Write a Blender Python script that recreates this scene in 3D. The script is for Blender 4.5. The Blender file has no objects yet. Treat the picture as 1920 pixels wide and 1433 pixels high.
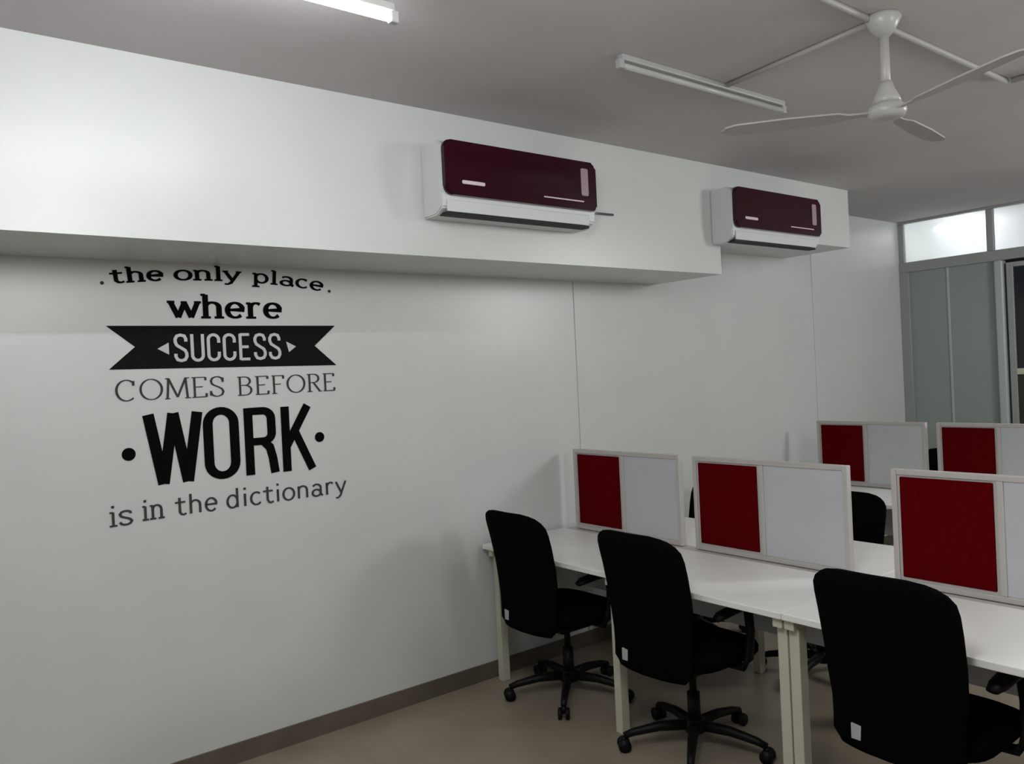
import bpy, bmesh, math, random
from mathutils import Vector, Matrix
random.seed(7)
PI = math.pi
sc = bpy.context.scene
C = sc.collection

# ---------------------------------------------------------------- camera, world, exposure
cam_data = bpy.data.cameras.new('camera'); cam = bpy.data.objects.new('camera', cam_data); C.objects.link(cam)
cam_data.sensor_width = 36.0; cam_data.lens = 1514.0 / 1920.0 * 36.0
cam_data.clip_start = 0.05; cam_data.clip_end = 60
R3 = ((0.61427837, 0.02316059, 0.78874943), (0.78760739, 0.04323721, -0.61465855), (-0.04833918, 0.99879634, 0.00831823))
M = Matrix(R3).to_4x4(); M.translation = Vector((3.6289, 0.0, 1.665)); cam.matrix_world = M
sc.camera = cam
w = bpy.data.worlds.new('world'); sc.world = w; w.use_nodes = True
w.node_tree.nodes['Background'].inputs[0].default_value = (0.75, 0.8, 0.85, 1)
w.node_tree.nodes['Background'].inputs[1].default_value = 0.15
sc.view_settings.view_transform = 'Standard'; sc.view_settings.look = 'None'
sc.view_settings.exposure = 0.06; sc.view_settings.gamma = 1.0; sc.view_settings.use_curve_mapping = False
sc.cycles.use_denoising = True
sc.cycles.max_bounces = 8; sc.cycles.diffuse_bounces = 5; sc.cycles.sample_clamp_indirect = 6

def lamp(name, loc, energy, col=(1, 1, 1), r=0.32):
    l = bpy.data.lights.new(name, 'POINT'); l.shadow_soft_size = r; l.energy = energy; l.color = col
    o = bpy.data.objects.new(name, l); o.location = loc; C.objects.link(o); return o
TUBE_E = 55.0      # emission strength of the lit tubes
COOL = (0.97, 1.0, 0.975)
# unseen fill lamps; the first two stand for tubes near the camera
lamp('fill_lamp', (2.7, 0.7, 2.52), 62, COOL)
lamp('fill_lamp', (2.7, -1.5, 2.52), 18, COOL)
lamp('fill_lamp', (4.3, 3.0, 2.52), 46, COOL)  # added fill for the desks and the far wall
lamp('fill_lamp', (3.8, 5.7, 2.52), 112, COOL)  # added off to the right to brighten the far wall and glass

# ---------------------------------------------------------------- materials
def mat(name, col, rough=0.6, metal=0.0, spec=0.5, noise=0.0, nscale=8.0, bump=0.0, bscale=200.0, emit=None, estr=0.0, coat=0.0, col2=None):
    m = bpy.data.materials.new(name); m.use_nodes = True; nt = m.node_tree; b = nt.nodes['Principled BSDF']
    b.inputs['Base Color'].default_value = (*col, 1); b.inputs['Roughness'].default_value = rough
    b.inputs['Metallic'].default_value = metal; b.inputs['Specular IOR Level'].default_value = spec
    b.inputs['Coat Weight'].default_value = coat; b.inputs['Coat Roughness'].default_value = 0.12
    tc = nt.nodes.new('ShaderNodeTexCoord')
    if noise > 0 or col2:
        n = nt.nodes.new('ShaderNodeTexNoise'); n.inputs['Scale'].default_value = nscale; n.inputs['Detail'].default_value = 5
        nt.links.new(tc.outputs['Object'], n.inputs['Vector'])
        r = nt.nodes.new('ShaderNodeValToRGB'); c2 = col2 or tuple(min(1, c * (1 + noise)) for c in col)
        c1 = tuple(c * (1 - noise) for c in col) if not col2 else col
        r.color_ramp.elements[0].color = (*c1, 1); r.color_ramp.elements[1].color = (*c2, 1)
        r.color_ramp.elements[0].position = 0.35; r.color_ramp.elements[1].position = 0.65
        nt.links.new(n.outputs['Fac'], r.inputs['Fac']); nt.links.new(r.outputs['Color'], b.inputs['Base Color'])
    if bump > 0:
        n2 = nt.nodes.new('ShaderNodeTexNoise'); n2.inputs['Scale'].default_value = bscale; n2.inputs['Detail'].default_value = 3
        nt.links.new(tc.outputs['Object'], n2.inputs['Vector'])
        bp = nt.nodes.new('ShaderNodeBump'); bp.inputs['Strength'].default_value = bump; bp.inputs['Distance'].default_value = 0.002
        nt.links.new(n2.outputs['Fac'], bp.inputs['Height']); nt.links.new(bp.outputs['Normal'], b.inputs['Normal'])
    if emit:
        b.inputs['Emission Color'].default_value = (*emit, 1); b.inputs['Emission Strength'].default_value = estr
    return m
def glass_mat(name, col, mixf, rough=0.25):
    m = bpy.data.materials.new(name); m.use_nodes = True; nt = m.node_tree; b = nt.nodes['Principled BSDF']
    b.inputs['Base Color'].default_value = (*col, 1); b.inputs['Roughness'].default_value = rough
    t = nt.nodes.new('ShaderNodeBsdfTransparent'); t.inputs[0].default_value = (0.85, 0.92, 0.90, 1)
    x = nt.nodes.new('ShaderNodeMixShader'); x.inputs[0].default_value = mixf
    nt.links.new(b.outputs[0], x.inputs[1]); nt.links.new(t.outputs[0], x.inputs[2])
    nt.links.new(x.outputs[0], nt.nodes['Material Output'].inputs['Surface'])
    return m
m_wall = mat('wall_paint', (0.635, 0.65, 0.64), 0.32, noise=0.015, nscale=3, bump=0.15, bscale=90)
m_ceil = mat('ceiling_paint', (0.52, 0.49, 0.495), 0.8, noise=0.03, nscale=2, bump=0.2, bscale=60)
m_floor = mat('floor_tile', (0.30, 0.25, 0.195), 0.35, noise=0.10, nscale=3)
m_skirt = mat('skirting_tile', (0.12, 0.098, 0.075), 0.45, noise=0.12, nscale=6)
m_white = mat('white_laminate', (0.85, 0.84, 0.825), 0.4, noise=0.01)
m_leg = mat('cream_powder_coat', (0.56, 0.55, 0.45), 0.45)
m_board = mat('white_board', (0.55, 0.56, 0.59), 0.35, noise=0.02, nscale=4)
m_frame = mat('white_frame', (0.52, 0.49, 0.475), 0.45)
m_red = mat('red_pinboard_felt', (0.10, 0.001, 0.003), 0.95, spec=0.02, noise=0.12, nscale=60, bump=0.3, bscale=400)
m_maroon = mat('maroon_gloss', (0.028, 0.001, 0.006), 0.14, spec=0.25, coat=0.15)
m_ac = mat('ac_white_plastic', (0.66, 0.68, 0.69), 0.4)
m_dark = mat('dark_gap', (0.012, 0.014, 0.014), 0.7)
m_disp = mat('display_window', (0.36, 0.27, 0.30), 0.3)
m_logo_glint = mat('silver_logo_and_glint', (0.75, 0.62, 0.66), 0.3)  # nameplate colour, shared with the painted glint strip
m_fabric = mat('black_fabric', (0.0022, 0.0024, 0.0030), 0.95, spec=0.03, noise=0.3, nscale=80, bump=0.5, bscale=500)
m_plastic = mat('black_plastic', (0.004, 0.004, 0.0045), 0.5, spec=0.2)
m_tag = mat('white_tag', (0.42, 0.43, 0.45), 0.5)
m_chrome = mat('grey_metal', (0.25, 0.25, 0.26), 0.3, metal=0.9)
m_ink = mat('black_vinyl', (0.003, 0.003, 0.0035), 0.8, spec=0.05)
m_inkgrey = mat('dark_grey_vinyl', (0.055, 0.055, 0.057), 0.8, spec=0.05)
m_bannerink = mat('charcoal_vinyl', (0.010, 0.010, 0.011), 0.8, spec=0.05)
m_knock = mat('white_vinyl', (0.56, 0.57, 0.57), 0.5)
m_fan = mat('fan_enamel', (0.46, 0.45, 0.44), 0.35)
m_blade = mat('fan_blade_enamel', (0.40, 0.385, 0.375), 0.45)
m_conduit = mat('conduit_pvc', (0.40, 0.385, 0.375), 0.5)
m_tube = mat('lit_tube', (0.9, 0.9, 0.9), 0.4, emit=(0.93, 0.96, 1.0), estr=TUBE_E)
m_trough = mat('trough_tube', (0.9, 0.9, 0.9), 0.4, emit=(0.95, 0.98, 1.0), estr=60.0)
m_tubeoff = mat('unlit_tube', (0.50, 0.49, 0.48), 0.3)
m_housing = mat('batten_housing', (0.42, 0.41, 0.41), 0.45)
m_alu = mat('aluminium_frame', (0.34, 0.35, 0.35), 0.4, metal=0.2)
m_alulight = mat('pale_mullion', (0.42, 0.47, 0.45), 0.35)
m_frost = glass_mat('frosted_glass', (0.36, 0.41, 0.385), 0.2, 0.3)
m_clear = mat('frosted_clerestory_glass', (0.88, 0.90, 0.90), 0.42)
m_clear.node_tree.nodes['Principled BSDF'].inputs['Transmission Weight'].default_value = 0.85
m_clear.node_tree.nodes['Principled BSDF'].inputs['IOR'].default_value = 1.25
m_tint = glass_mat('tinted_glass', (0.03, 0.035, 0.045), 0.45, 0.12)
m_backroom = mat('cabin_wall', (0.20, 0.20, 0.17), 0.8, noise=0.05)
m_lightbox = mat('lightbox_white', (0.85, 0.85, 0.85), 0.8)
m_olive = mat('olive_panel', (0.03, 0.03, 0.02), 0.7)

# ---------------------------------------------------------------- mesh helpers
def obj(name, bm, m, parent=None, smooth=False, loc=None):
    me = bpy.data.meshes.new(name); bmesh.ops.recalc_face_normals(bm, faces=bm.faces); bm.to_mesh(me); bm.free()
    if smooth:
        for p in me.polygons: p.use_smooth = True
    me.materials.append(m)
    o = bpy.data.objects.new(name, me); C.objects.link(o)
    if parent: o.parent = parent
    if loc: o.location = loc
    return o
def box(bm, x0, x1, y0, y1, z0, z1, bev=0.0, seg=2):
    b2 = bmesh.new(); bmesh.ops.create_cube(b2, size=1)
    for v in b2.verts:
        v.co = Vector(((x0 + x1) / 2 + v.co.x * (x1 - x0), (y0 + y1) / 2 + v.co.y * (y1 - y0), (z0 + z1) / 2 + v.co.z * (z1 - z0)))
    if bev > 0: bmesh.ops.bevel(b2, geom=b2.edges[:], offset=bev, segments=seg, affect='EDGES', profile=0.5)
    merge(bm, b2)
def merge(bm, b2, mtx=None):
    if mtx: b2.transform(mtx)
    me = bpy.data.meshes.new('tmp'); b2.to_mesh(me); b2.free(); bm.from_mesh(me); bpy.data.meshes.remove(me)
def bx(*a, **k):
    bm = bmesh.new(); box(bm, *a, **k); return bm
def tube(bm, pts, r, n=12, caps=True):
    pts = [Vector(p) for p in pts]; rs = r if isinstance(r, (list, tuple)) else [r] * len(pts); rings = []
    up = Vector((0, 0, 1))
    for i, p in enumerate(pts):
        d = (pts[min(i + 1, len(pts) - 1)] - pts[max(i - 1, 0)]).normalized()
        a = up if abs(d.dot(up)) < 0.95 else Vector((0, 1, 0))
        u = d.cross(a).normalized(); v = d.cross(u).normalized()
        rings.append([bm.verts.new(p + (u * math.cos(2 * PI * k / n) + v * math.sin(2 * PI * k / n)) * rs[i]) for k in range(n)])
    for a, b in zip(rings, rings[1:]):
        for k in range(n): bm.faces.new((a[k], a[(k + 1) % n], b[(k + 1) % n], b[k]))
    if caps: bm.faces.new(rings[0][::-1]); bm.faces.new(rings[-1])
def lathe(bm, prof, n=28, center=(0, 0)):
    rings = []
    for r, z in prof:
        if r < 1e-5: rings.append([bm.verts.new((center[0], center[1], z))])
        else: rings.append([bm.verts.new((center[0] + r * math.cos(2 * PI * k / n), center[1] + r * math.sin(2 * PI * k / n), z)) for k in range(n)])
    for a, b in zip(rings, rings[1:]):
        for k in range(n):
            k2 = (k + 1) % n
            if len(a) == 1 and len(b) == 1: continue
            if len(a) == 1: bm.faces.new((a[0], b[k], b[k2]))
            elif len(b) == 1: bm.faces.new((a[k], a[k2], b[0]))
            else: bm.faces.new((a[k], a[k2], b[k2], b[k]))
def prism(bm, poly, axis, a0, a1):
    """polygon in the plane normal to axis, extruded from a0 to a1"""
    def P3(u, v, a): return {'x': (a, u, v), 'y': (u, a, v), 'z': (u, v, a)}[axis]
    f0 = [bm.verts.new(P3(u, v, a0)) for u, v in poly]; f1 = [bm.verts.new(P3(u, v, a1)) for u, v in poly]
    bm.faces.new(f0); bm.faces.new(f1[::-1]); n = len(poly)
    for i in range(n): bm.faces.new((f0[i], f0[(i + 1) % n], f1[(i + 1) % n], f1[i]))
def rrect(u0, u1, v0, v1, r, n=6):
    pts = []
    rr = r if isinstance(r, (tuple, list)) else (r,) * 4
    for (cu, cv, a0, q) in ((u1 - rr[0], v1 - rr[0], 0, rr[0]), (u0 + rr[1], v1 - rr[1], 90, rr[1]), (u0 + rr[2], v0 + rr[2], 180, rr[2]), (u1 - rr[3], v0 + rr[3], 270, rr[3])):
        for k in range(n + 1):
            a = math.radians(a0 + 90 * k / n); pts.append((cu + q * math.cos(a), cv + q * math.sin(a)))
    return pts
def thing(name, label, cat, loc=(0, 0, 0), rz=0.0, group=None):
    o = bpy.data.objects.new(name, None); C.objects.link(o); o.location = loc; o.rotation_euler = (0, 0, rz)
    o.empty_display_size = 0.1
    o['label'] = label; o['category'] = cat
    if group: o['group'] = group
    return o
def tag(o, label, cat, group=None):
    o['label'] = label; o['category'] = cat
    if group: o['group'] = group
    return o
def struct(name, bm, m, parent=None, smooth=False, label=None):
    o = obj(name, bm, m, parent, smooth)
    if not parent: o['kind'] = 'structure'
    if label: o['label'] = label
    return o
def dup(root, loc, rz, label=None, group=None):
    r = root.copy(); C.objects.link(r); r.location = loc; r.rotation_euler = (0, 0, rz)
    if label: r['label'] = label
    if group: r['group'] = group
    for ch in list(root.children):
        c = ch.copy(); C.objects.link(c); c.parent = r
        for g in list(ch.children):
            d = g.copy(); C.objects.link(d); d.parent = c
    return r

# ---------------------------------------------------------------- room shell
H = 2.885; YB = 7.40; X1 = 8.0; Y0 = -3.5
struct('floor', bx(-0.1, X1 + 0.1, Y0 - 0.1, YB + 2.6, -0.1, 0.0), m_floor, label='beige brown tiled floor')
struct('ceiling', bx(-0.1, X1 + 0.1, Y0 - 0.1, YB + 0.06, H, H + 0.1), m_ceil, label='plain grey ceiling')
struct('wall_left', bx(-0.1, 0.0, Y0 - 0.1, YB + 2.6, 0.0, H), m_wall, label='long white wall with the lettering')
struct('wall_right', bx(X1, X1 + 0.1, Y0 - 0.1, YB + 2.6, 0.0, H), m_wall, label='white wall opposite the lettering')
struct('wall_rear', bx(0.0, X1, Y0 - 0.1, Y0, 0.0, H), m_wall, label='white wall behind the viewer')
b = bmesh.new(); box(b, 0.0, 0.54, Y0, 4.07, 2.22, H)
struct('trim_1', b, m_wall, label='deep white beam along the top of the long wall')
struct('trim_2', bx(0.0, 0.54, 4.07, 5.57, 2.47, H), m_wall, label='shallower continuation of the white beam')
struct('baseboard_left', bx(0.0, 0.010, Y0, YB - 0.03, 0.0, 0.0888), m_skirt, label='brown skirting tile strip')
# the thin cable casings down the long wall
struct('trim_3', bx(0.0, 0.006, 3.33, 3.355, 0.0888, 2.22, bev=0.002), m_wall, label='thin white cable casing down the wall')
struct('trim_4', bx(0.0, 0.006, 5.93, 5.955, 0.0888, H, bev=0.002), m_wall, label='second thin white cable casing down the wall')

# ---- glazed partition across the far end (Y = 7.4) : setting
struct('wall_back', bx(-0.1, X1 + 0.1, YB + 2.5, YB + 2.6, 0, H), m_backroom, label='dark cabin wall behind the glazed partition')
struct('ceiling_1', bx(0, X1, YB + 0.62, YB + 2.5, 2.46, 2.50), m_backroom, label='low ceiling of the cabin')
# frames
fr = bmesh.new()
box(fr, 0.0, X1, YB - 0.03, YB + 0.03, 2.425, 2.515, bev=0.004)          # header
box(fr, 0.0, 0.085, YB - 0.03, YB + 0.03, 0.0, 2.425, bev=0.004)         # left jamb
box(fr, 0.0, X1, YB - 0.03, YB + 0.03, H - 0.02, H, bev=0.004)
for x in (1.95, 3.15, 4.35, 5.55, 6.75): box(fr, x - 0.03, x + 0.03, YB - 0.03, YB + 0.03, 0.0, 2.425, bev=0.003)
box(fr, 0.0, 0.85, YB - 0.03, YB + 0.03, 0.0, 0.08, bev=0.003)
win = struct('window_1', fr, m_alu, label='grey framed glass partition across the far end')
obj('mullion', bx(0.800, 0.865, YB - 0.045, YB + 0.045, 0.0, 2.425, bev=0.012, seg=3), m_alulight, win)
obj('joint_strip', bx(0.405, 0.425, YB - 0.012, YB + 0.012, 0.08, 2.425, bev=0.003), m_alulight, win)
obj('glass_pane', bx(0.085, 0.405, YB - 0.005, YB + 0.005, 0.08, 2.425), m_frost, win)
obj('glass_pane', bx(0.425, 0.80, YB - 0.005, YB + 0.005, 0.08, 2.425), m_frost, win)
for a, c in ((1.98, 3.12), (3.18, 4.32), (4.38, 5.52), (5.58, 6.72), (6.78, 7.99)):
    obj('glass_pane', bx(a, c, YB - 0.005, YB + 0.005, 0.0, 2.425), m_frost, win)
cl = bmesh.new(); box(cl, 0.745, 0.80, YB - 0.02, YB + 0.02, 2.515, H - 0.02, bev=0.004)
for x in (1.95, 3.15, 4.35, 5.55, 6.75): box(cl, x - 0.03, x + 0.03, YB - 0.02, YB + 0.02, 2.515, H - 0.02, bev=0.004)
box(cl, 0.0, 0.05, YB - 0.02, YB + 0.02, 2.515, H - 0.02, bev=0.004)
clr = struct('window_2', cl, m_alu, label='bright strip of clerestory panes above the partition')
for a, c in ((0.05, 0.745), (0.80, 1.92), (1.98, 3.12), (3.18, 4.32), (4.38, 5.52), (5.58, 6.72), (6.78, 8.0)):
    obj('glass_pane', bx(a, c, YB - 0.004, YB + 0.004, 2.515, H - 0.02), m_clear, clr)
# added white box that keeps the glow behind the clerestory panes, with its tubes
tr = bmesh.new()
box(tr, 0.0, X1, YB + 0.56, YB + 0.60, 2.50, H); box(tr, 0.0, X1, YB + 0.03, YB + 0.60, 2.48, 2.50); box(tr, 0.0, X1, YB + 0.06, YB + 0.60, H, H + 0.04)
struct('trim_5', tr, m_lightbox, label='added white box holding the glow behind the clerestory panes')
# door
dr = bmesh.new()
for x0, x1 in ((0.885, 0.935), (1.86, 1.915)): box(dr, x0, x1, YB - 0.02, YB + 0.02, 0.01, 2.40, bev=0.004)
box(dr, 0.935, 1.86, YB - 0.02, YB + 0.02, 2.36, 2.40, bev=0.003); box(dr, 0.935, 1.86, YB - 0.02, YB + 0.02, 0.01, 0.12, bev=0.003)
door = struct('door_1', dr, m_alu, label='dark glazed door beside the pale mullion')
obj('glass_pane', bx(0.935, 1.86, YB - 0.004, YB + 0.004, 1.52, 2.36), m_tint, door)
obj('kick_panel', bx(0.935, 1.86, YB - 0.008, YB + 0.008, 0.12, 1.47), m_olive, door)
obj('mid_rail', bx(0.935, 1.86, YB - 0.02, YB + 0.02, 1.47, 1.52, bev=0.004), m_leg, door)

# ---------------------------------------------------------------- ceiling tube lamps
def batten(name, x, y0, y1, lit, label, group=None, drop=0.0):
    t = thing(name, label, 'tube light', (x, (y0 + y1) / 2, H - drop), 0.0, group); L = (y1 - y0) / 2
    b = bmesh.new(); box(b, -0.016, 0.016, -L, L, -0.024, 0, bev=0.004); obj('housing', b, m_housing, t)
    if drop:
        for s in (-1, 1): obj('bracket', bx(-0.010, 0.010, s * L * 0.7 - 0.02, s * L * 0.7 + 0.02, -0.004, drop, bev=0.002), m_housing, t)
    for s in (-1, 1):
        b = bmesh.new(); box(b, -0.013, 0.013, s * L - 0.014, s * L + 0.014, -0.056, -0.020, bev=0.004); obj('end_cap', b, m_housing, t)
    b = bmesh.new(); tube(b, [(0, -L + 0.014, -0.042), (0, L - 0.014, -0.042)], 0.0115, 14); obj('tube', b, m_tube if lit else m_tubeoff, t, True)
    return t
batten('tube_light', 1.50, 0.02, 1.27, True, 'lit fluorescent batten glowing on the ceiling at the top left', drop=0.08)
batten('tube_light', 1.453, 2.30, 3.38, False, 'unlit fluorescent batten on the ceiling left of the fan')
# the trough's own tubes, seen only as the glow behind the panes
for i, x in enumerate((0.40, 2.2)):
    t = thing('trough_tube', ('lit tube behind the clerestory glass, in the pane nearest the lettered wall', 'second lit tube behind the clerestory glass, to the right of the first')[i], 'tube light', (x, YB + 0.35, 2.86), 0, 'tubes behind the clerestory panes')
    b = bmesh.new(); tube(b, [(-0.20, 0, -0.03), (0.26, 0, -0.03)], 0.013, 12); obj('tube', b, m_trough, t, True)
    b = bmesh.new(); box(b, -0.24, 0.30, -0.02, 0.02, -0.012, 0.025, bev=0.003); obj('housing', b, m_housing, t)

# conduits on the ceiling
b = bmesh.new(); tube(b, [(2.165, 1.2, H - 0.012), (2.168, 4.03, H - 0.012)], 0.012, 10)
tag(obj('conduit', b, m_conduit, None, True), 'pale conduit on the ceiling running past the fan canopy towards the glass end', 'conduit')
b = bmesh.new(); tube(b, [(1.475, 2.94, H - 0.010), (2.148, 2.875, H - 0.010)], 0.010, 10)
tag(obj('conduit', b, m_conduit, None, True), 'short conduit on the ceiling between the unlit batten and the fan', 'conduit')
b = bmesh.new(); tube(b, [(2.185, 4.035, H - 0.012), (4.6, 4.10, H - 0.012)], 0.012, 10)
tag(obj('conduit', b, m_conduit, None, True), 'conduit on the ceiling running off to the right behind the fan', 'conduit')

# ---------------------------------------------------------------- ceiling fan
f = thing('ceiling_fan', 'pale grey three-bladed ceiling fan on a short rod', 'fan', (2.196, 2.876, H))
b = bmesh.new(); lathe(b, [(0.0, 0.0), (0.055, 0.0), (0.062, -0.012), (0.045, -0.045), (0.022, -0.075), (0.0, -0.075)]); obj('canopy', b, m_fan, f, True)
b = bmesh.new(); tube(b, [(0, 0, -0.06), (0, 0, -0.30)], 0.0165, 16); obj('rod', b, m_fan, f, True)
b = bmesh.new(); lathe(b, [(0.0, -0.235), (0.022, -0.235), (0.028, -0.26), (0.045, -0.295), (0.05, -0.315), (0.0, -0.315)]); obj('lower_canopy', b, m_fan, f, True)
b = bmesh.new(); lathe(b, [(0.0, -0.312), (0.045, -0.314), (0.062, -0.326), (0.066, -0.343), (0.060, -0.360), (0.04, -0.368), (0.0, -0.372)]); obj('motor', b, m_fan, f, True)
for ang in (98, 218, 338):
    b = bmesh.new(); n = 10; top = []; 
    pr = [(0.055, 0.012), (0.13, 0.016), (0.17, 0.036), (0.35, 0.045), (0.52, 0.042), (0.56, 0.027), (0.575, 0.0)]
    out = [(r, wd) for r, wd in pr] + [(r, -wd) for r, wd in reversed(pr[:-1])]
    f0 = [b.verts.new((r, wd, -0.348 + wd * 0.16)) for r, wd in out]; f1 = [b.verts.new((r, wd, -0.342 + wd * 0.16)) for r, wd in out]
    b.faces.new(f0); b.faces.new(f1[::-1])
    for i in range(len(out)): j = (i + 1) % len(out); b.faces.new((f0[i], f0[j], f1[j], f1[i]))
    b.transform(Matrix.Rotation(math.radians(ang), 4, 'Z')); obj('blade', b, m_blade, f)

# ---------------------------------------------------------------- split air conditioners (local: x out of wall, y along wall, z up)
def make_ac(label, loc):
    t = thing('air_conditioner', label, 'air conditioner', loc, 0, 'maroon air conditioners on the beam')
    L = 0.93; b = bmesh.new()
    # white body: side profile in x-z
    prof = [(0, 0), (0.10, 0.0), (0.148, 0.028), (0.155, 0.085), (0.155, 0.30), (0.13, 0.325), (0, 0.325)]
    f0 = [b.verts.new((x, 0.006, z)) for x, z in prof]; f1 = [b.verts.new((x, L - 0.006, z)) for x, z in prof]
    b.faces.new(f0); b.faces.new(f1[::-1])
    for i in range(len(prof)): j = (i + 1) % len(prof); b.faces.new((f0[i], f0[j], f1[j], f1[i]))
    bmesh.ops.bevel(b, geom=b.edges[:], offset=0.006, segments=2, affect='EDGES'); obj('body', b, m_ac, t)
    b = bmesh.new(); prism(b, rrect(0.012, L - 0.012, 0.080, 0.320, (0.030, 0.034, 0.040, 0.022)), 'x', 0.150, 0.178)
    bmesh.ops.bevel(b, geom=[e for e in b.edges if abs(e.verts[0].co.x - e.verts[1].co.x) < 1e-5], offset=0.008, segments=3, affect='EDGES')
    # the glint low on the panel is a pale strip, painted further down
    p = obj('front_panel', b, m_maroon, t, False); p['label'] = 'glossy maroon front panel'
    b = bmesh.new(); prism(b, rrect(L - 0.115, L - 0.068, 0.150, 0.285, 0.008, 3), 'x', 0.1775, 0.1800); o = obj('display', b, m_disp, p)
    b = bmesh.new(); prism(b, rrect(0.10, 0.225, 0.132, 0.148, 0.007, 3), 'x', 0.1775, 0.1795); obj('nameplate', b, m_logo_glint, p)
    b = bmesh.new(); prism(b, rrect(L - 0.36, L - 0.10, 0.118, 0.124, 0.003, 3), 'x', 0.1775, 0.1790); obj('glint_strip', b, m_logo_glint, p)  # painted glint: pale strip in place of a reflection in the gloss
    # louvre flap with a dark outlet slot behind it
    b = bmesh.new(); box(b, 0.095, 0.150, 0.028, L - 0.045, -0.006, 0.006, bev=0.002); b.transform(Matrix.Translation((0, 0, 0.004))); obj('outlet_slot', b, m_dark, t)
    b = bmesh.new(); box(b, 0.150, 0.158, 0.03, L - 0.05, 0.010, 0.062, bev=0.003); obj('louvre_flap', b, m_ac, t)
    return t
ac = make_ac('maroon wall air conditioner nearer the lettering, in the middle of the beam', (0.54, 1.945, 2.385))
b = bmesh.new(); tube(b, [(0.010, 0.92, 0.115), (0.010, 1.20, 0.118)], 0.006, 8); obj('pipe', b, m_chrome, ac, True)
ac2 = dup(ac, (0.54, 3.985, 2.395), 0, 'maroon wall air conditioner farther away, at the right end of the beam')
for ch in list(ac2.children):
    if ch.name.startswith('pipe'): bpy.data.objects.remove(ch)

# ---------------------------------------------------------------- wall lettering : drawn as strokes on the wall (y along the wall, z up)
def arc(cx, cy, rx, ry, a0, a1, n=14):
    return [(cx + rx * math.cos(math.radians(a0 + (a1 - a0) * k / n)), cy + ry * math.sin(math.radians(a0 + (a1 - a0) * k / n))) for k in range(n + 1)]
S_CURVE = [(0.86, 0.80), (0.78, 0.93), (0.62, 1.0), (0.42, 1.0), (0.22, 0.93), (0.13, 0.79), (0.18, 0.65), (0.34, 0.56), (0.60, 0.47), (0.80, 0.37), (0.88, 0.23), (0.80, 0.08), (0.60, 0.0), (0.38, 0.0), (0.20, 0.07), (0.11, 0.21)]
def oval(x0, x1, y0, y1, k=0.5):                           # condensed O: straight sides, round ends
    cx = (x0 + x1) / 2; rx = (x1 - x0) / 2; r = k
    return arc(cx, y1 - r, rx, r, 0, 180) + arc(cx, y0 + r, rx, r, 180, 360) + [(x1, y1 - r)]
# condensed block capitals, cell 1 x 1
CAPS = {
 'S': [[(0.86, 0.74), (0.86, 0.84), (0.76, 0.96), (0.5, 1.0), (0.24, 0.96), (0.12, 0.84), (0.12, 0.72), (0.22, 0.60), (0.78, 0.40), (0.88, 0.28), (0.88, 0.16), (0.76, 0.04), (0.5, 0.0), (0.24, 0.04), (0.12, 0.16), (0.12, 0.27)]],
 'U': [[(0.12, 1.03), (0.12, 0.20)] + arc(0.5, 0.20, 0.38, 0.20, 180, 360)[1:] + [(0.88, 1.03)]],
 'C': [[(0.88, 0.68), (0.88, 0.80)] + arc(0.5, 0.80, 0.38, 0.20, 0, 180)[1:] + [(0.12, 0.20)] + arc(0.5, 0.20, 0.38, 0.20, 180, 360)[1:] + [(0.88, 0.32)]],
 'E': [[(0.16, -0.03), (0.16, 1.03)], [(0.16, 1.0), (0.86, 1.0)], [(0.16, 0.5), (0.78, 0.5)], [(0.16, 0.0), (0.86, 0.0)]],
 'O': [oval(0.10, 0.90, 0, 1, 0.20)],
 'W': [[(0.02, 1.04), (0.26, -0.04)], [(0.26, -0.04), (0.50, 1.04)], [(0.50, 1.04), (0.74, -0.04)], [(0.74, -0.04), (0.98, 1.04)]],
 'R': [[(0.14, -0.06), (0.14, 1.06)], [(0.14, 1.0), (0.60, 1.0)] + arc(0.60, 0.86, 0.26, 0.14, 90, 0, 6)[1:] + [(0.86, 0.62)] + arc(0.60, 0.62, 0.26, 0.13, 0, -90, 6)[1:] + [(0.14, 0.49)], [(0.58, 0.49), (0.78, 0.38), (0.86, 0.20), (0.92, -0.06)]],
 'K': [[(0.14, -0.06), (0.14, 1.06)], [(0.14, 0.36), (0.84, 1.06)], [(0.42, 0.62), (0.92, -0.06)]],
}
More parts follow.
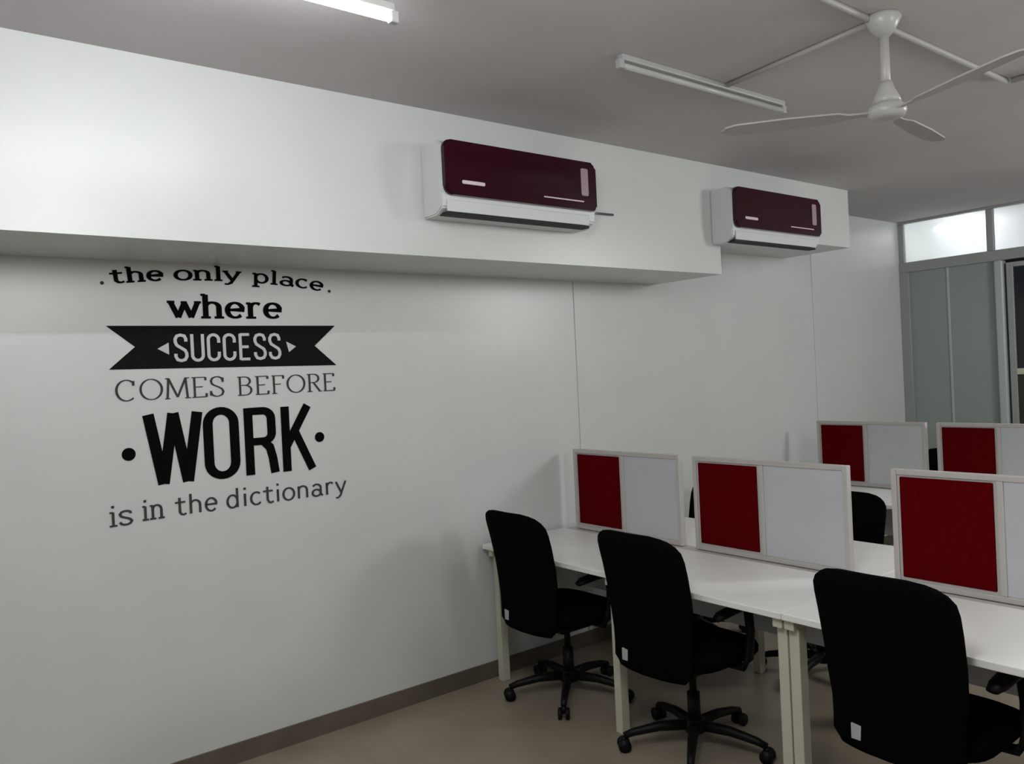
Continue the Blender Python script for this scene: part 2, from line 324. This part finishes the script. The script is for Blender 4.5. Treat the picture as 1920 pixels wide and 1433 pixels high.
# thin book capitals with serifs
SER = {
 'C': [arc(0.52, 0.5, 0.40, 0.5, 48, 312, 20), [(0.80, 0.72), (0.80, 0.95)]],
 'O': [arc(0.5, 0.5, 0.42, 0.5, 0, 360, 28)],
 'M': [[(0.12, 0.0), (0.18, 1.0)], [(0.18, 1.0), (0.5, 0.06)], [(0.5, 0.06), (0.82, 1.0)], [(0.82, 1.0), (0.88, 0.0)], [(0.03, 0), (0.22, 0)], [(0.78, 0), (0.99, 0)], [(0.06, 1.0), (0.2, 1.0)], [(0.8, 1), (0.96, 1)]],
 'E': [[(0.22, 0), (0.22, 1)], [(0.08, 1), (0.82, 1)], [(0.82, 1), (0.82, 0.84)], [(0.22, 0.52), (0.66, 0.52)], [(0.08, 0), (0.84, 0)], [(0.84, 0), (0.86, 0.18)]],
 'S': [S_CURVE, [(0.86, 0.72), (0.86, 0.95)], [(0.11, 0.05), (0.11, 0.28)]],
 'B': [[(0.22, 0), (0.22, 1)], [(0.08, 1), (0.5, 1)] + arc(0.5, 0.77, 0.28, 0.23, 90, -90, 10)[1:] + [(0.22, 0.54)], [(0.5, 0.54)] + arc(0.5, 0.27, 0.34, 0.27, 90, -90, 10)[1:] + [(0.08, 0)]],
 'F': [[(0.22, 0), (0.22, 1)], [(0.08, 1), (0.84, 1)], [(0.84, 1), (0.84, 0.82)], [(0.22, 0.52), (0.66, 0.52)], [(0.08, 0), (0.40, 0)]],
 'R': [[(0.22, 0), (0.22, 1)], [(0.08, 1), (0.5, 1)] + arc(0.5, 0.76, 0.28, 0.24, 90, -90, 10)[1:] + [(0.22, 0.52)], [(0.46, 0.52), (0.84, 0.0)], [(0.08, 0), (0.38, 0)], [(0.76, 0), (0.98, 0)]],
}
# lower case, x-height 1; (strokes, stem ends that take a serif (x,y,left,right), width)
LOW = {
 't': ([[(0.34, 1.32), (0.34, 0.24), (0.42, 0.06), (0.56, 0.0), (0.72, 0.08)], [(0.06, 0.97), (0.68, 0.97)]], [], 0.78),
 'h': ([[(0.22, 0), (0.22, 1.52)], [(0.22, 0.60)] + arc(0.50, 0.66, 0.28, 0.34, 165, 0, 10) + [(0.78, 0)]], [(0.22, 0, 0.2, 0.2), (0.78, 0, 0.2, 0.2), (0.22, 1.5, 0.18, 0.0)], 1.02),
 'e': ([[(0.14, 0.52), (0.76, 0.52)] + arc(0.45, 0.5, 0.33, 0.5, 4, 318, 20)[1:]], [], 0.88),
 'o': ([arc(0.46, 0.5, 0.36, 0.5, 0, 360, 24)], [], 0.92),
 'n': ([[(0.22, 0), (0.22, 1.02)], [(0.22, 0.60)] + arc(0.50, 0.66, 0.28, 0.34, 165, 0, 10) + [(0.78, 0)]], [(0.22, 0, 0.2, 0.2), (0.78, 0, 0.2, 0.2), (0.22, 0.98, 0.18, 0.0)], 1.02),
 'l': ([[(0.26, 0), (0.26, 1.52)]], [(0.26, 0, 0.2, 0.2), (0.26, 1.5, 0.18, 0.0)], 0.52),
 'y': ([[(0.10, 1.0), (0.45, 0.06)], [(0.80, 1.0), (0.40, -0.20), (0.22, -0.40), (0.06, -0.38)]], [(0.10, 1.0, 0.14, 0.14), (0.80, 1.0, 0.14, 0.14)], 0.90),
 'p': ([[(0.22, -0.45), (0.22, 1.02)], arc(0.52, 0.5, 0.32, 0.5, 170, -170, 18)], [(0.22, -0.45, 0.2, 0.2), (0.22, 0.98, 0.18, 0.0)], 0.98),
 'a': ([arc(0.44, 0.70, 0.28, 0.30, 150, 0, 8) + [(0.72, 0.15), (0.84, 0.0)], arc(0.42, 0.28, 0.28, 0.28, 0, 360, 16)], [], 0.92),
 'c': ([arc(0.46, 0.5, 0.34, 0.5, 48, 318, 18)], [], 0.84),
 'w': ([[(0.05, 1.0), (0.34, 0.0)], [(0.34, 0.0), (0.60, 0.95)], [(0.60, 0.95), (0.86, 0.0)], [(0.86, 0.0), (1.14, 1.0)]], [(0.05, 1.0, 0.14, 0.16), (1.14, 1.0, 0.14, 0.14), (0.60, 0.98, 0.14, 0.10)], 1.24),
 'r': ([[(0.24, 0), (0.24, 1.02)], [(0.24, 0.58)] + arc(0.50, 0.62, 0.26, 0.38, 160, 50, 8)], [(0.24, 0, 0.2, 0.24), (0.24, 0.98, 0.18, 0.0)], 0.80),
 'd': ([[(0.74, 0), (0.74, 1.52)], arc(0.44, 0.5, 0.31, 0.5, 10, 350, 18)], [(0.74, 0, 0.0, 0.2), (0.74, 1.5, 0.18, 0.0)], 0.98),
 'i': ([[(0.24, 0), (0.24, 1.0)], [(0.24, 1.30), (0.24, 1.48)]], [(0.24, 0, 0.2, 0.2), (0.24, 0.98, 0.18, 0.0)], 0.50),
 's': ([[(x * 0.8, y) for x, y in S_CURVE]], [], 0.80),
}
NS = [0]
def ribbon(bm, pts, wv, wh, x0=0.0015, x1=0.003):
    """a flat band of the given pen width along pts (wall coordinates)"""
    NS[0] += 1; x1 = x1 + (NS[0] % 9) * 0.00015
    closed = (Vector(pts[0]) - Vector(pts[-1])).length < 1e-6
    P = [Vector(p) for p in (pts[:-1] if closed else pts)]; n = len(P); L = []; Rr = []
    for i in range(n):
        a = P[(i - 1) % n] if (closed or i > 0) else None; c = P[(i + 1) % n] if (closed or i < n - 1) else None
        d0 = (P[i] - a).normalized() if a is not None else (c - P[i]).normalized()
        d1 = (c - P[i]).normalized() if c is not None else d0
        t = (d0 + d1); t = t.normalized() if t.length > 1e-6 else d0
        nrm = Vector((-t.y, t.x)); wd = math.sqrt((wv * t.y) ** 2 + (wh * t.x) ** 2) / 2
        k = min(1.6, 1 / max(0.3, t.dot(d0)))
        L.append(P[i] + nrm * wd * k); Rr.append(P[i] - nrm * wd * k)
    vs = []
    for a, c in zip(L, Rr):
        vs.append((bm.verts.new((x0, a.x, a.y)), bm.verts.new((x0, c.x, c.y)), bm.verts.new((x1, c.x, c.y)), bm.verts.new((x1, a.x, a.y))))
    m = n if closed else n - 1
    for i in range(m):
        p, q = vs[i], vs[(i + 1) % n]
        for k in range(4): bm.faces.new((p[k], p[(k + 1) % 4], q[(k + 1) % 4], q[k]))
    if not closed: bm.faces.new(vs[0]); bm.faces.new(vs[-1][::-1])
def word_cells(bm, table, cells, z0, z1, wv, wh, x0=0.0015, x1=0.003):
    for ch, ya, yb in cells:
        for st in table[ch]: ribbon(bm, [(ya + u * (yb - ya), z0 + v * (z1 - z0)) for u, v in st], wv, wh, x0, x1)
def word_low(bm, text, y0, y1, base, xh, wv, wh, serif=True, tilt=False):
    total = sum(LOW[c][2] for c in text); k = (y1 - y0) / total; cur = 0
    for c in text:
        sts, ser, wd = LOW[c]; yc = y0 + (cur + wd / 2) * k
        bz = base(yc) if callable(base) else base
        sl = 0.0
        if callable(base) and tilt: sl = (base(yc + 0.01) - base(yc - 0.01)) / 0.02
        ca, sa = math.cos(math.atan(sl)), math.sin(math.atan(sl))
        def T(u, v):
            a, q = (u - wd / 2) * k, v * xh
            return (yc + a * ca - q * sa, bz + a * sa + q * ca)
        for st in sts: ribbon(bm, [T(u, v) for u, v in st], wv, wh)
        if serif:
            for (x, y, l, r) in ser: ribbon(bm, [T(x - l, y), T(x + r, y)], wh, wh)
        cur += wd
decal = thing('wall_lettering', 'black vinyl quotation on the white wall under the beam', 'wall lettering', (0, 0, 0))
def word(bm, m=m_ink, parent=None, label=None):
    o = obj('word', bm, m, parent or decal)
    if label: o['label'] = label
    return o
arch = lambda y: 2.1510 - 0.036 * ((y - 1.20) / 0.5) ** 2
for txt, a, c in (('the', 0.755, 0.970), ('only', 1.010, 1.300), ('place', 1.350, 1.700)):
    b = bmesh.new(); word_low(b, txt, a, c, arch, 0.0405, 0.018 if txt != 'place' else 0.0155, 0.007, True, True); word(b, m_ink)
for yc in (0.727, 1.730):
    b = bmesh.new(); prism(b, arc(yc, arch(yc) + 0.005, 0.0075, 0.0075, 0, 360, 12)[:-1], 'x', 0.0015, 0.003); obj('dot', b, m_inkgrey, decal)
b = bmesh.new(); word_low(b, 'where', 0.985, 1.487, 1.985, 0.066, 0.024, 0.010); word(b)
# ribbon banner with SUCCESS knocked out
ban = bmesh.new(); prism(ban, [(0.733, 1.948), (1.750, 1.948), (1.640, 1.852), (1.748, 1.756), (0.736, 1.768), (0.840, 1.860)], 'x', 0.0008, 0.0028)
bn = obj('banner', ban, m_bannerink, decal)
b = bmesh.new(); px = [330, 362, 392, 424, 453, 484, 508, 0]
ys = [0.990 + i * (1.478 - 0.990) / 7 for i in range(8)]
word_cells(b, CAPS, [(ch, ys[i] + 0.004, ys[i + 1] - 0.006) for i, ch in enumerate('SUCCESS')], 1.797, 1.908, 0.0135, 0.0125, 0.0028, 0.0042)
obj('word', b, m_knock, bn)
b = bmesh.new(); prism(b, [(0.928, 1.850), (0.974, 1.876), (0.974, 1.824)], 'x', 0.0028, 0.0042); obj('arrowhead', b, m_knock, bn)
b = bmesh.new(); prism(b, [(1.545, 1.850), (1.498, 1.874), (1.510, 1.824)], 'x', 0.0028, 0.0042); obj('arrowhead', b, m_knock, bn)
def spread(text, a, c, ws):
    tot = sum(ws); cur = a; out = []
    for ch, q in zip(text, ws): out.append((ch, cur, cur + q / tot * (c - a))); cur += q / tot * (c - a)
    return out
b = bmesh.new(); word_cells(b, SER, spread('COMES', 0.748, 1.205, (1.1, 1.15, 1.25, 0.9, 0.8)), 1.636, 1.722, 0.0095, 0.0040); word(b, m_inkgrey)
b = bmesh.new(); word_cells(b, SER, spread('BEFORE', 1.254, 1.742, (0.95, 0.9, 0.85, 1.15, 0.95, 0.85)), 1.634, 1.716, 0.0095, 0.0040); word(b, m_inkgrey)
b = bmesh.new()
word_cells(b, CAPS, [('W', 0.872, 1.082)], 1.286, 1.562, 0.046, 0.030); word_cells(b, CAPS, [('O', 1.106, 1.250)], 1.284, 1.570, 0.042, 0.034)
word_cells(b, CAPS, [('R', 1.280, 1.428)], 1.286, 1.558, 0.040, 0.034); word_cells(b, CAPS, [('K', 1.452, 1.612)], 1.284, 1.554, 0.040, 0.034)
word(b)
for yc, r in ((0.794, 0.027), (1.642, 0.024)):
    b = bmesh.new(); prism(b, arc(yc, 1.414, r, r, 0, 360, 20)[:-1], 'x', 0.0015, 0.003); obj('dot', b, m_ink, decal)
for txt, a, c in (('is', 0.705, 0.800), ('in', 0.832, 0.925), ('the', 0.962, 1.148), ('dictionary', 1.180, 1.772)):
    b = bmesh.new(); word_low(b, txt, a, c, 1.134 if txt != 'is' else 1.126, 0.056, 0.0105, 0.0075, txt in ('is', 'in')); word(b, m_inkgrey)

# ---------------------------------------------------------------- work desks
def make_desk(label, loc, length, legs, group='white workstation desks', depth=1.28, both=True):
    """local: x along the row, y from the near edge towards the far edge"""
    t = thing('desk', label, 'desk', loc, 0, group); h = 0.75; D = depth
    for y0, y1 in ((0.0, D / 2 - 0.045), (D / 2 + 0.045, D)):
        obj('desktop', bx(0, length, y0, y1, h - 0.025, h, bev=0.003), m_white, t)
    obj('cable_channel', bx(0.01, length - 0.01, D / 2 - 0.042, D / 2 + 0.042, h - 0.055, h - 0.004, bev=0.002), m_frame, t)
    obj('modesty_panel', bx(0.06, length - 0.06, D / 2 - 0.009, D / 2 + 0.009, 0.42, h - 0.056, bev=0.002), m_board, t)
    for x in legs:
        for yy in (0.05, D - 0.18):
            obj('leg', bx(x - 0.021, x + 0.021, yy, yy + 0.05, 0.0, h - 0.065, bev=0.003), m_leg, t)
        obj('leg_rail', bx(x - 0.02, x + 0.02, 0.02, D - 0.02, h - 0.064, h - 0.026, bev=0.003), m_leg, t)
    for yy in (0.10, D - 0.13): obj('front_rail', bx(0.04, length - 0.04, yy, yy + 0.03, h - 0.060, h - 0.026, bev=0.002), m_leg, t)
    return t
make_desk('long white desk of the nearest row, standing against the lettered wall', (0.028, 2.546, 0), 1.858, (0.045, 0.945, 1.828))
make_desk('white desk of the nearest row running out of the picture on the right', (1.889, 2.546, 0), 1.85, (0.016, 0.93, 1.80))
make_desk('white desk of the second row, in front of the glass partition', (0.25, 4.87, 0), 1.92, (0.045, 0.95, 1.86))
# partition screens
def make_screen(label, x0, yc, width, red_w, z0=0.75, z1=1.215, group='red and white partition screens'):
    t = thing('partition_screen', label, 'screen', (x0, yc, z0), 0, group); Hh = z1 - z0; th = 0.016; fw = 0.022
    xm = fw + 0.012 + red_w + 0.012
    b = bmesh.new()
    box(b, 0, fw, -th, th, 0, Hh, bev=0.003); box(b, width - fw, width, -th, th, 0, Hh, bev=0.003)
    box(b, fw, width - fw, -th, th, Hh - fw, Hh, bev=0.003); box(b, fw, width - fw, -th, th, 0, fw, bev=0.003)
    box(b, xm, xm + fw, -th, th, fw, Hh - fw, bev=0.003); obj('frame', b, m_frame, t)
    obj('backing_board', bx(fw, xm, -0.008, 0.008, fw, Hh - fw), m_frame, t)
    p = obj('pinboard', bx(fw + 0.012, fw + 0.012 + red_w, -0.015, 0.015, fw + 0.012, Hh - fw - 0.008, bev=0.004), m_red, t); p['label'] = 'red fabric pinboard'
    obj('whiteboard', bx(xm + fw, width - fw, -0.009, 0.009, fw, Hh - fw, bev=0.002), m_board, t)
    return t
make_screen('partition screen with a red pinboard nearest the lettered wall, in the nearest row', 0.090, 3.20, 0.80, 0.335)
make_screen('middle red and white screen of the nearest row, between the first two desk gaps', 0.978, 3.20, 0.825, 0.340)
make_screen('large red and white screen of the nearest row at the right edge of the picture', 1.990, 3.20, 0.86, 0.345)
make_screen('far screen of the second row, half hidden behind the middle screen', 0.255, 5.51, 0.80, 0.320)
make_screen('far screen of the second row, in front of the dark glazed door', 1.125, 5.51, 0.86, 0.320)

# ---------------------------------------------------------------- office chairs (local: faces +y, origin under the column)
def backrest_bm(hs=1.0):
    b = bmesh.new(); n = 28; rings = []
    zs = [0.375, 0.385, 0.41, 0.46, 0.52, 0.60, 0.70, 0.80, 0.86, 0.895, 0.92, 0.938, 0.950, 0.957]
    for z in zs:
        t = (z - 0.375) / 0.582
        zz = 0.390 + (z - 0.375) * 1.038 * hs
        hw = 0.212 + 0.022 * math.sin(min(1, t * 1.25) * PI * 0.5) - 0.010 * math.exp(-((t - 0.22) / 0.1) ** 2)
        if z > 0.85: q = (z - 0.85) / 0.107; hw *= max(0.60, 1 - 0.40 * q ** 3.4) if z < 0.957 else 0.50
        if z < 0.41: hw *= 0.86 + 0.14 * (z - 0.375) / 0.035
        th = 0.032 if 0.39 < z < 0.945 else 0.014
        yc = -0.285 - 0.085 * t - 0.030 * math.sin(t * PI) * -1
        ring = []
        for k in range(n):
            a = 2 * PI * k / n; cx, cy = math.cos(a), math.sin(a)
            ux = hw * math.copysign(abs(cx) ** 0.55, cx); uy = th * math.copysign(abs(cy) ** 0.8, cy)
            uy += 0.045 * (abs(ux) / 0.23) ** 2                    # wings curve forward
            ring.append(b.verts.new((ux, yc + uy, zz)))
        rings.append(ring)
    for r0, r1 in zip(rings, rings[1:]):
        for k in range(n): b.faces.new((r0[k], r0[(k + 1) % n], r1[(k + 1) % n], r1[k]))
    b.faces.new(rings[0][::-1]); b.faces.new(rings[-1]); return b
def make_chair(label, loc, rz, base_rot, group, hs=1.0):
    t = thing('office_chair', label, 'chair', loc, rz, group)
    br = obj('backrest', backrest_bm(hs), m_fabric, t, True)
    o = obj('care_tag', bx(-0.118, -0.082, -0.309, -0.300, 0.432, 0.482, bev=0.001), m_tag, br)
    # seat cushion
    b = bmesh.new(); n = 32; rings = []
    for z, s, in ((0.405, 0.80), (0.415, 0.93), (0.435, 0.99), (0.460, 1.0), (0.478, 0.97), (0.488, 0.86), (0.490, 0.55)):
        ring = []
        for k in range(n):
            a = 2 * PI * k / n; cx, cy = math.cos(a), math.sin(a)
            ux = 0.245 * s * math.copysign(abs(cx) ** 0.5, cx); uy = 0.235 * s * math.copysign(abs(cy) ** 0.5, cy)
            dz = -0.03 * max(0, uy / 0.235 - 0.5) ** 1.0
            ring.append(b.verts.new((ux, uy, z + dz)))
        rings.append(ring)
    for r0, r1 in zip(rings, rings[1:]):
        for k in range(n): b.faces.new((r0[k], r0[(k + 1) % n], r1[(k + 1) % n], r1[k]))
    b.faces.new(rings[0][::-1]); b.faces.new(rings[-1]); obj('seat', b, m_fabric, t, True)
    b = bmesh.new(); box(b, -0.10, 0.10, -0.12, 0.10, 0.350, 0.408, bev=0.012); obj('tilt_mechanism', b, m_plastic, t)
    b = bmesh.new(); tube(b, [(0, -0.10, 0.385), (0, -0.22, 0.380), (0, -0.255, 0.42), (0, -0.275, 0.52)], 0.020, 10); obj('back_bracket', b, m_plastic, t, True)
    for s in (-1, 1):                                              # T-armrests
        b = bmesh.new()
        pts = [(s * 0.245, -0.13, 0.628), (s * 0.25, -0.10, 0.646), (s * 0.25, -0.03, 0.656), (s * 0.25, 0.06, 0.660), (s * 0.248, 0.13, 0.656), (s * 0.246, 0.155, 0.645)]
        tube(b, pts, [0.014, 0.022, 0.024, 0.024, 0.021, 0.012], 12)
        for v in b.verts: v.co.z = 0.652 + (v.co.z - 0.652) * 0.75; v.co.x = s * 0.25 + (v.co.x - s * 0.25) * 1.35
        a = obj('armrest', b, m_plastic, t, True)
        b = bmesh.new(); tube(b, [(s * 0.15, 0.03, 0.398), (s * 0.245, 0.035, 0.402), (s * 0.268, 0.045, 0.44), (s * 0.262, 0.07, 0.55), (s * 0.25, 0.075, 0.645)], [0.016, 0.018, 0.019, 0.019, 0.019], 10)
        obj('arm_post', b, m_plastic, a, True)
    b = bmesh.new(); tube(b, [(0, 0, 0.10), (0, 0, 0.24)], 0.028, 16); tube(b, [(0, 0, 0.24), (0, 0, 0.355)], 0.016, 16); obj('gas_column', b, m_plastic, t, True)
    b = bmesh.new(); lathe(b, [(0.0, 0.065), (0.045, 0.07), (0.05, 0.09), (0.042, 0.125), (0.0, 0.128)], 20)
    cast = []
    for i in range(5):
        a = math.radians(base_rot + 72 * i); d = Vector((math.cos(a), math.sin(a), 0))
        tube(b, [d * 0.03 + Vector((0, 0, 0.100)), d * 0.16 + Vector((0, 0, 0.098)), d * 0.27 + Vector((0, 0, 0.080)), d * 0.315 + Vector((0, 0, 0.066))], [0.025, 0.021, 0.017, 0.014], 10)
        cast.append((a, d))
    obj('star_base', b, m_plastic, t, True)
    for a, d in cast:
        b = bmesh.new(); n = Vector((-d.y, d.x, 0)); c = d * 0.315
        for s in (-1, 1):
            tube(b, [c + n * s * 0.010 + Vector((0, 0, 0.028)), c + n * s * 0.027 + Vector((0, 0, 0.028))], 0.028, 16)
        tube(b, [c + Vector((0, 0, 0.03)), c + Vector((0, 0, 0.062))], 0.012, 8)
        obj('caster', b, m_plastic, t, True)
    return t
G1 = 'black office chairs on the near side of the first row'; G2 = 'black office chairs on the far side of the desks'
ch1 = make_chair('black office chair closest to the lettered wall, near side of the first row', (0.468, 2.745, 0), math.radians(0), 241, G1)
make_chair('black office chair in the middle, between the two desk legs, near side', (1.292, 2.745, 0), math.radians(0), 234, G1)
make_chair('largest black office chair, nearest the camera at the lower right', (2.325, 2.745, 0), math.radians(0), 226, G1)
ch4 = make_chair('black office chair seen through the slot between the first two near screens', (0.365, 3.89, 0), PI, 241, G2, 0.885)
dup(ch4, (1.225, 3.87, 0), PI + 0.03, 'black office chair seen through the gap left of the large right-hand screen', G2)
dup(ch4, (0.745, 6.22, 0), PI, 'black office chair seen through the slot in the second row of screens', G2)
